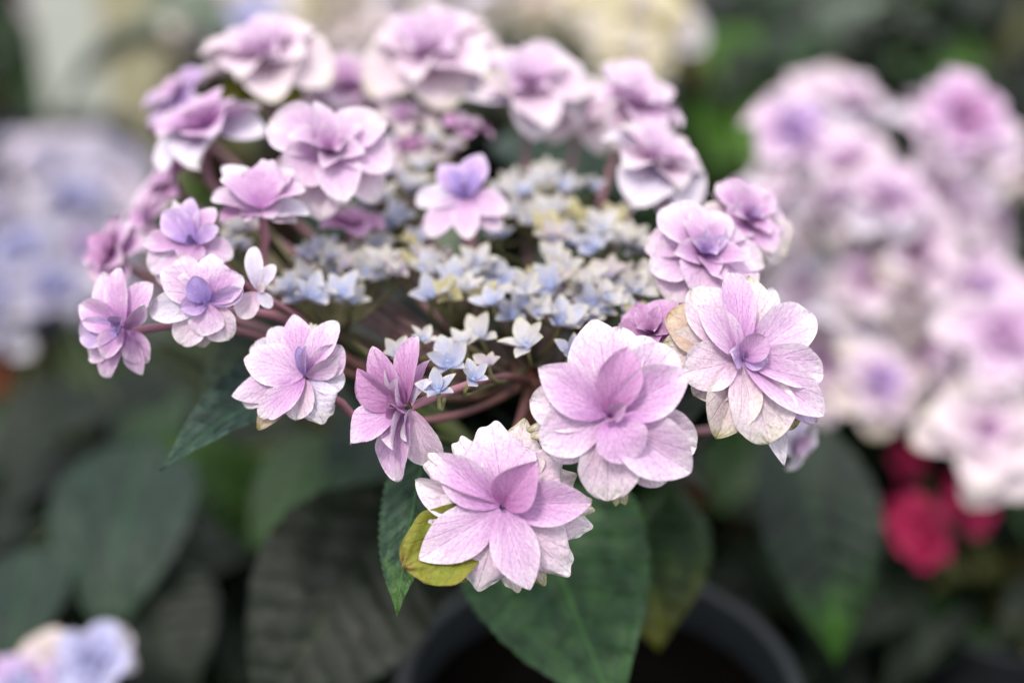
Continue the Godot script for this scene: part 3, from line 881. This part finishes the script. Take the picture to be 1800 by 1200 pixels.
	for s in spots:
		var d: float = near(0.374 + (640.0 - s[1]) * 0.00036) + rng.randf_range(-0.005, 0.005)
		var lean := Vector3(rng.randf_range(-0.35, 0.35), 0.72 + rng.randf_range(-0.25, 0.2), rng.randf_range(0.5, 1.0))
		var c := fertile(p, s[0] + rng.randf_range(-4, 4), s[1] + rng.randf_range(-4, 4), d, s[2] * 1.15, s[3], lean, centre_mat, 40.0)
		var best: Vector3 = hub_pts[0]
		for h in hub_pts:
			if c.distance_to(h) < c.distance_to(best):
				best = h
		var y := dirw(lean)
		stem(p, [c, c - y * 0.007, c.lerp(best, 0.6) - y * 0.004, best], 0.0006, 0.0008, lin("8f9060"), lin("4c4630"), "pedicel")

	# leaves of this plant
	var L := J + Vector3(0, -0.05, -0.01)
	leaf(p, at(756, 760, 0.39), at(698, 1082, 0.362), 138 * 0.37 / fpx, Vector3(-0.55, 0.25, 0.8), {"nu": 96, "nv": 12, "teeth": 24.0, "tooth": 0.10, "quilt": 0.045, "fold": 0.15, "curve": 0.03, "tip": 0.0, "c0": "30503c", "c1": "4a6c50", "ctip": "5c8a38", "tipmix": 0.8, "root": L, "seed": 5})
	leaf(p, at(600, 640, 0.415), at(276, 806, 0.378), 136 * 0.39 / fpx, Vector3(-0.2, 0.75, 0.6), {"nu": 80, "nv": 12, "teeth": 24.0, "tooth": 0.06, "quilt": 0.03, "fold": 0.45, "curve": 0.05, "c0": "2a443a", "c1": "44625a", "ctip": "54785c", "tipmix": 0.4, "root": L, "seed": 9, "roll": -12})
	leaf(p, at(560, 560, 0.47), at(336, 716, 0.43), 120 * 0.45 / fpx, Vector3(0.1, 0.85, 0.4), {"nu": 60, "teeth": 22.0, "fold": 0.4, "c0": "1c2c20", "c1": "2a4030", "ctip": "48603c", "tipmix": 0.5, "root": L, "seed": 12})
	leaf(p, at(900, 800, 0.46), at(1086, 1260, 0.40), 330 * 0.44 / fpx, Vector3(-0.15, 0.5, 0.8), {"nu": 60, "teeth": 24.0, "fold": 0.18, "quilt": 0.025, "c0": "365a3a", "c1": "4e7648", "ctip": "527c3c", "root": L, "seed": 14})
	leaf(p, at(1090, 800, 0.52), at(1165, 1138, 0.49), 236 * 0.5 / fpx, Vector3(0.1, 0.45, 0.85), {"nu": 40, "fold": 0.15, "c0": "1e3a18", "c1": "305420", "ctip": "7c7c20", "tipmix": 0.8, "um": 0.5, "root": L, "seed": 15})
	leaf(p, at(740, 860, 0.50), at(440, 1280, 0.46), 330 * 0.48 / fpx, Vector3(-0.1, 0.25, 0.95), {"nu": 44, "fold": 0.1, "quilt": 0.006, "c0": "161f13", "c1": "202c1a", "ctip": "28361e", "tipmix": 0.3, "root": L, "seed": 16})
	leaf(p, at(1380, 720, 0.60), at(1484, 1166, 0.57), 220 * 0.58 / fpx, Vector3(0.05, 0.5, 0.85), {"nu": 44, "fold": 0.2, "c0": "1c2a22", "c1": "28402e", "ctip": "50862c", "tipmix": 0.85, "root": L, "seed": 17})
	leaf(p, at(980, 640, 0.56), at(820, 760, 0.50), 130 * 0.53 / fpx, Vector3(0.0, 0.8, 0.6), {"nu": 36, "fold": 0.1, "c0": "46604f", "c1": "5a7664", "ctip": "5a7664", "root": L, "seed": 19})
	rng.seed = 99
	for k in 70:
		var b := J + Vector3(rng.randf_range(-0.05, 0.05), rng.randf_range(-0.06, -0.03), rng.randf_range(-0.09, 0.0))
		var a := rng.randf() * TAU
		var t := Vector3(cos(a) * 1.3, rng.randf_range(-0.25, 0.18), sin(a) - 0.25)
		var tip := b + t.normalized() * 0.1
		if tip.z > -0.40 or (tip.x < 0.0 and tip.z > -0.47):
			continue
		wild_leaf(p, b, t, rng.randf_range(0.075, 0.115), ["deep", "deep", "mid", "blue"][rng.randi() % 4])
	for q in [[880, 240, 0.62, 1010, 330, 0.58], [1000, 220, 0.64, 1120, 340, 0.6], [640, 300, 0.62, 560, 420, 0.58]]:
		var b := at(q[0], q[1], q[2])
		wild_leaf(p, b, at(q[3], q[4], q[5]) - b, 0.07, "blue", dirw(Vector3(0, 0.6, 0.8)))

func behind(slate: Material, terracotta: Material, soil: Material) -> void:
	# the blurred hydrangea on the right
	var rp := Vector3(0.25, 0, -0.80)
	pot(rp, 0.07, 0.12, "dark slate pot behind the right hand hydrangea", slate, soil)
	var r := thing("hydrangea_plant", "blurred pink and cream hydrangea filling the right side behind the sharp head", "plant", rp + Vector3(0, 0.1, 0), "hydrangeas behind the sharp one")
	var heart := mophead(r, 1560, 430, 235, 270, 0.68, 0.10, 21, 0.033, [["cream", "pale", "soft", "soft"], ["white", "pale", "soft", "pink"], ["cream", "white", "pale", "soft"], ["white", "soft", "soft", "lilac"], ["creamg", "pale", "pale", "soft"]], DOUBLE, 301)
	for q in [[1725, 765, 0.62, 0.034, ["cream", "cream", "pale", "pink"]], [1390, 240, 0.64, 0.028, ["pale", "soft", "lilac"]], [1690, 215, 0.68, 0.03, ["soft", "pink", "rose"]], [1760, 600, 0.62, 0.03, ["pale", "soft", "pink"]], [1540, 680, 0.65, 0.026, ["creamg", "pale", "lilac"]]]:
		var c := at(q[0], q[1], q[2])
		auto_floret(r, c, dirw(Vector3(0.1, 0.4, 0.9)), q[3], q[4], DOUBLE)
		stem(r, [c, c.lerp(heart, 0.5) + Vector3(0, -0.01, 0), heart], 0.0012, 0.0015, lin("b98f94"), lin("7d8a4a"), "pedicel")
	stem(r, [rp + Vector3(0, 0.09, 0), rp + Vector3(0, 0.15, 0.01), heart], 0.005, 0.003, lin("5d6a38"), lin("6d6a40"))
	rng.seed = 55
	for k in 46:
		var b := heart + Vector3(rng.randf_range(-0.08, 0.1), rng.randf_range(-0.11, -0.03), rng.randf_range(-0.06, 0.04))
		var a := rng.randf() * TAU
		wild_leaf(r, b, Vector3(cos(a), rng.randf_range(-0.35, 0.15), sin(a)), rng.randf_range(0.08, 0.12), ["deep", "deep", "mid", "blue"][rng.randi() % 4])

	# blue-lavender hydrangea far left
	var lp := Vector3(-0.36, 0, -0.90)
	pot(lp, 0.085, 0.15, "terracotta pot in the shade at the far left", terracotta, soil)
	var l := thing("hydrangea_plant", "blurred pale blue and lavender hydrangea at the left edge", "plant", lp + Vector3(0, 0.12, 0), "hydrangeas behind the sharp one")
	var lh := mophead(l, 60, 500, 160, 150, 0.88, 0.09, 13, 0.036, [["dusty", "dustyblue", "dustyblue"], ["dusty", "dusty", "lilac"], ["paleblue", "dusty", "dustyblue"]], DOUBLE, 302)
	stem(l, [lp + Vector3(0, 0.11, 0), lp + Vector3(0, 0.16, 0.0), lh], 0.006, 0.003, lin("5d6a38"), lin("6d6a40"))
	rng.seed = 56
	for k in 44:
		var b := lh + Vector3(rng.randf_range(-0.06, 0.12), rng.randf_range(-0.13, -0.04), rng.randf_range(-0.05, 0.08))
		var a := rng.randf() * TAU
		wild_leaf(l, b, Vector3(cos(a), rng.randf_range(-0.4, 0.1), sin(a)), rng.randf_range(0.09, 0.13), ["deep", "mid", "deep"][rng.randi() % 3])
	for k in 70:
		var b := at(rng.randf_range(-40, 760), rng.randf_range(700, 1240), rng.randf_range(0.72, 0.86))
		b.y = maxf(b.y, 0.02)
		wild_leaf(l, b, Vector3(rng.randf_range(-1, 1), rng.randf_range(-0.3, 0.15), rng.randf_range(-0.3, 1.0)), rng.randf_range(0.07, 0.11), ["deep", "deep", "deep", "mid"][rng.randi() % 4])
		stem(l, [b, b.lerp(lp + Vector3(0, 0.17, 0), 0.5), lp + Vector3(0, 0.15, 0)], 0.0013, 0.002, lin("3d4a28"), lin("3d4a28"), "leaf_stalk")
	# the near leaves low on the left belong to it
	for q in [[262, 770, 0.66, 178, 1120, 0.58, 270, "blue"], [640, 780, 0.66, 430, 960, 0.62, 190, "mid"], [470, 930, 0.68, 290, 760, 0.64, 150, "moss"], [60, 960, 0.62, 20, 1180, 0.56, 190, "blue"], [240, 1000, 0.62, 330, 1230, 0.58, 230, "deep"], [30, 880, 0.8, 70, 980, 0.7, 160, "mid"], [740, 730, 0.62, 560, 860, 0.57, 170, "blue"], [590, 960, 0.7, 440, 880, 0.66, 110, "moss"]]:
		var o: Dictionary = GREENS[q[7]].duplicate()
		o.merge({"seed": int(q[0]), "fold": 0.15, "nu": 36, "quilt": 0.01})
		leaf(l, at(q[0], q[1], q[2]), at(q[3], q[4], q[5]), q[6] * q[5] / fpx, Vector3(0.0, 0.6, 0.8), o)
		stem(l, [at(q[0], q[1], q[2]), at(q[0], q[1], q[2]).lerp(lh + Vector3(0.02, -0.1, 0), 0.5) + Vector3(0, -0.02, 0), lh + Vector3(0.0, -0.1, 0)], 0.0016, 0.003, lin("5d6a38"), lin("5d6a38"), "leaf_stalk")

	# upper left: paler plant by the post
	var up := Vector3(-0.50, 0, -1.35)
	pot(up, 0.09, 0.14, "slate pot beside the foot of the pale post", slate, soil)
	var u := thing("hydrangea_plant", "hazy greyish lavender hydrangea in front of the pale post", "plant", up + Vector3(0, 0.1, 0), "hydrangeas behind the sharp one")
	var uh := mophead(u, 100, 345, 150, 60, 1.08, 0.06, 8, 0.042, [["dusty", "dusty", "dusty"], ["pale", "dusty", "dusty"], ["dusty", "dusty", "lilac"]], DOUBLE, 303)
	stem(u, [up + Vector3(0, 0.1, 0), up + Vector3(0, 0.15, 0.0), uh], 0.006, 0.003, lin("5d6a38"), lin("6d6a40"))
	rng.seed = 57
	for k in 40:
		var b := uh + Vector3(rng.randf_range(-0.12, 0.12), rng.randf_range(-0.12, 0.0), rng.randf_range(-0.08, 0.08))
		var a := rng.randf() * TAU
		wild_leaf(u, b, Vector3(cos(a), rng.randf_range(-0.3, 0.3), sin(a)), rng.randf_range(0.09, 0.13), ["gray", "mid", "gray", "fresh"][rng.randi() % 4])

	# cream hydrangea along the top
	var cp := Vector3(-0.06, 0, -1.42)
	pot(cp, 0.10, 0.14, "slate pot hidden behind the back of the sharp head", slate, soil)
	var c := thing("hydrangea_plant", "blurred ivory and cream hydrangea along the top edge", "plant", cp + Vector3(0, 0.1, 0), "hydrangeas behind the sharp one")
	var ch := mophead(c, 690, 20, 400, 100, 1.15, 0.12, 30, 0.042, [["ivory", "white", "ivory"], ["ivory", "ivory", "yellow"], ["white", "paleblue", "blue"], ["cream", "ivory", "tan"]], DOUBLE, 304)
	for q in [[1120, 30, 1.05, 0.042], [1110, 100, 1.02, 0.036], [1060, 10, 1.1, 0.04], [1165, 50, 1.06, 0.034]]:
		var f := at(q[0], q[1], q[2])
		auto_floret(c, f, dirw(Vector3(0.1, 0.5, 0.9)), q[3], [["ivory", "yellow", "ivory"], ["white", "ivory", "yellow"]][rng.randi() % 2], DOUBLE)
		stem(c, [f, f.lerp(ch, 0.5), ch], 0.0016, 0.002, lin("8d8a5a"), lin("7d8a4a"), "pedicel")
	stem(c, [cp + Vector3(0, 0.1, 0), cp + Vector3(0, 0.15, 0.0), ch], 0.006, 0.003, lin("5d6a38"), lin("6d6a40"))
	rng.seed = 58
	for k in 60:
		var b := ch + Vector3(rng.randf_range(-0.2, 0.28), rng.randf_range(-0.16, 0.02), rng.randf_range(-0.1, 0.1))
		var a := rng.randf() * TAU
		wild_leaf(c, b, Vector3(cos(a), rng.randf_range(-0.3, 0.2), sin(a)), rng.randf_range(0.09, 0.14), ["mid", "deep", "olive", "olive", "gray"][rng.randi() % 5])

	# green foliage plant behind on the right
	var fp := at(1480, 200, 1.45)
	var fb := Vector3(fp.x, 0, fp.z - 0.1)
	pot(fb, 0.11, 0.15, "wide slate pot under the leafy green plant at upper right", slate, soil)
	var f := thing("foliage_plant", "leafy green plant out of focus at upper right", "plant", fb + Vector3(0, 0.12, 0))
	var fh := fb + Vector3(0, 0.2, 0)
	stem(f, [fb + Vector3(0, 0.11, 0), fb + Vector3(0, 0.16, 0), fh], 0.008, 0.005, lin("5d6a38"), lin("5d6a38"))
	rng.seed = 59
	for k in 150:
		var q := at(rng.randf_range(1160, 1880), rng.randf_range(-60, 420), rng.randf_range(1.2, 1.6))
		q.y = maxf(q.y, 0.03)
		var t := Vector3(rng.randf_range(-1, 1), rng.randf_range(-0.6, 0.2), rng.randf_range(0.0, 1.0))
		wild_leaf(f, q, t, rng.randf_range(0.09, 0.16), ["deep", "deep", "mid", "deep", "fresh"][rng.randi() % 5])
		if k % 5 == 0:
			stem(f, [q, q.lerp(fh, 0.5) + Vector3(0, -0.03, 0), fh], 0.002, 0.004, lin("4d5a30"), lin("4d5a30"), "branch")
	for q in [[1270, 90, 1.2, "fresh"], [1290, 120, 1.2, "fresh"], [1650, 90, 1.2, "fresh"], [1670, 60, 1.25, "fresh"], [1450, 40, 1.3, "gray"], [1520, 30, 1.3, "gray"], [1600, 20, 1.35, "gray"], [1400, 70, 1.3, "olive"], [1740, 20, 1.3, "olive"]]:
		var b := at(q[0], q[1] - 40, q[2] + 0.03)
		wild_leaf(f, b, at(q[0] + 20, q[1] + 60, q[2]) - b, 0.10, q[3], dirw(Vector3(0, 0.5, 0.9)))

	# magenta flowers low on the right
	var mp := Vector3(0.285, 0, -0.60)
	pot(mp, 0.05, 0.075, "small slate pot under the magenta flowers", slate, soil)
	var m := thing("magenta_plant", "small plant with deep magenta flowers at lower right", "plant", mp + Vector3(0, 0.06, 0))
	var mh := mp + Vector3(0, 0.09, 0)
	rng.seed = 60
	for q in [[1612, 925, 0.70, 0.017], [1630, 960, 0.69, 0.014], [1708, 892, 0.70, 0.0155], [1690, 870, 0.71, 0.012], [1598, 812, 0.72, 0.011], [1585, 905, 0.71, 0.013]]:
		var cc := at(q[0], q[1], q[2])
		auto_floret(m, cc, dirw(Vector3(rng.randf_range(-0.3, 0.3), 0.3, 0.9)), q[3], ["magenta"], [[5, 10, 1.0], [5, 40, 0.8], [4, 65, 0.5]], "blossom")
		stem(m, [cc, cc.lerp(mh, 0.5) + Vector3(0, -0.01, 0), mh], 0.001, 0.0014, lin("5d6a38"), lin("5d6a38"), "flower_stalk")
	stem(m, [mp + Vector3(0, 0.05, 0), mp + Vector3(0, 0.07, 0), mh], 0.003, 0.002, lin("5d6a38"), lin("5d6a38"))
	for k in 34:
		var b := mh + Vector3(rng.randf_range(-0.03, 0.05), rng.randf_range(-0.03, 0.02), rng.randf_range(-0.03, 0.03))
		var a := rng.randf() * TAU
		wild_leaf(m, b, Vector3(cos(a), rng.randf_range(-0.3, 0.4), sin(a)), rng.randf_range(0.04, 0.07), ["deep", "deep", "olive", "mid"][rng.randi() % 4])

	for k in 60:
		var b := at(rng.randf_range(1240, 1840), rng.randf_range(720, 1240), rng.randf_range(0.76, 0.92))
		b.y = maxf(b.y, 0.02)
		wild_leaf(r, b, Vector3(rng.randf_range(-1, 1), rng.randf_range(-0.3, 0.15), rng.randf_range(-0.3, 1.0)), rng.randf_range(0.06, 0.10), ["deep", "deep", "deep", "olive"][rng.randi() % 4])
		stem(r, [b, b.lerp(rp + Vector3(0, 0.15, 0), 0.5), rp + Vector3(0, 0.13, 0)], 0.0013, 0.002, lin("3d4a28"), lin("3d4a28"), "leaf_stalk")

	# blooms cut by the lower left corner
	var bp := Vector3(-0.245, 0, -0.50)
	pot(bp, 0.055, 0.085, "small slate pot at the lower left corner", slate, soil)
	var bl := thing("hydrangea_plant", "low lilac and cream hydrangea cut off by the lower left corner", "plant", bp + Vector3(0, 0.07, 0), "hydrangeas behind the sharp one")
	var bh := bp + Vector3(0.01, 0.10, 0.01)
	rng.seed = 61
	for q in [[0, 1150, 0.58, 0.017, ["soft", "lilac", "pink"]], [95, 1165, 0.55, 0.016, ["ivory", "creamg", "ivory"]], [165, 1165, 0.54, 0.018, ["white", "blue", "blue"]], [130, 1205, 0.54, 0.018, ["cream", "lilac", "blue"]], [40, 1220, 0.54, 0.018, ["soft", "lilac", "blue"]]]:
		var cc := at(q[0], q[1], q[2])
		auto_floret(bl, cc, dirw(Vector3(0.0, 0.5, 0.85)), q[3], q[4], DOUBLE)
		stem(bl, [cc, cc.lerp(bh, 0.5) + Vector3(0, -0.006, 0), bh], 0.001, 0.0013, lin("8d7a5a"), lin("6d6a40"), "pedicel")
	stem(bl, [bp + Vector3(0, 0.06, 0), bp + Vector3(0.003, 0.08, 0), bh], 0.003, 0.002, lin("5d6a38"), lin("6d6a40"))
	for k in 16:
		var a := rng.randf() * TAU
		wild_leaf(bl, bh + Vector3(0, -0.01, 0), Vector3(cos(a), rng.randf_range(-0.3, 0.0), sin(a)), rng.randf_range(0.05, 0.075), "deep")

	# pale posts in the far left
	var paint := rough_mat(71, 0.012, "b9bdb4", "cdd0c6", 5.0, 0.8)
	var wood := rough_mat(72, 0.012, "a59f80", "bab496", 5.0, 0.85)
	for q in [[150, 0.085, paint, "wide pale grey-green post at the far left"], [252, 0.07, wood, "narrow tan wooden post right of the pale one"]]:
		var b := at(q[0], 150, 1.62)
		var t := thing("post", q[3], "post", Vector3(b.x, 0, b.z))
		var st := SurfaceTool.new()
		st.begin(Mesh.PRIMITIVE_TRIANGLES)
		var bx := BoxMesh.new()
		bx.size = Vector3(q[1], 1.4, 0.07)
		st.append_from(bx, 0, Transform3D(Basis(), Vector3(0, 0.7, 0)))
		part(t, "shaft", st.commit(), q[2])
		var cap := BoxMesh.new()
		cap.size = Vector3(q[1] + 0.02, 0.025, 0.09)
		part(t, "cap", cap, q[2], Transform3D(Basis(), Vector3(0, 1.4125, 0)))
	# low shrubs that close the view behind
	for q in [[40, 40, 1.9, ["mid", "fresh", "mid"], "green shrub left of the pale post", 0.4, 60], [560, -20, 2.0, ["gray", "olive", "gray"], "grey-green shrub far behind the cream hydrangea", 0.5, 80], [1000, -10, 2.0, ["olive", "deep", "mid"], "olive shrub far behind at the top centre", 0.45, 70], [1620, -20, 2.1, ["olive", "gray", "fresh"], "olive and green shrub far behind the leafy plant", 0.6, 90]]:
		var cc := at(q[0], q[1], q[2])
		var base := Vector3(cc.x, 0, cc.z)
		var t := thing("shrub", q[4], "shrub", base, "shrubs closing the view")
		rng.seed = int(q[0]) + 7
		stem(t, [base + Vector3(0, -0.01, 0), base + Vector3(0.01, 0.08, 0), base + Vector3(0, 0.2, 0)], 0.012, 0.006, lin("4d4030"), lin("4d5a30"), "trunk")
		for k in q[6]:
			var b := base + Vector3(rng.randf_range(-0.5, 0.5) * q[5], rng.randf_range(0.06, 0.34), rng.randf_range(-0.15, 0.15))
			wild_leaf(t, b, Vector3(rng.randf_range(-1, 1), rng.randf_range(-0.5, 0.3), rng.randf_range(0, 1)), rng.randf_range(0.09, 0.15), q[3][rng.randi() % 3])
			if k % 6 == 0:
				stem(t, [b, b.lerp(base + Vector3(0, 0.15, 0), 0.5), base + Vector3(0, 0.1, 0)], 0.003, 0.005, lin("4d5a30"), lin("4d4030"), "branch")
	var pkb := at(90, 5, 1.7)
	var pk := thing("pink_flower", "hazy pink bloom at the very top left corner", "flower", Vector3(pkb.x, 0, pkb.z))
	auto_floret(pk, pkb, dirw(Vector3(0, 0.5, 0.9)), 0.045, ["pink", "rose", "pink"], DOUBLE, "bloom")
	stem(pk, [Vector3(pkb.x, -0.01, pkb.z), Vector3(pkb.x + 0.02, pkb.y * 0.5, pkb.z), pkb], 0.004, 0.003, lin("5d6a38"), lin("5d6a38"))
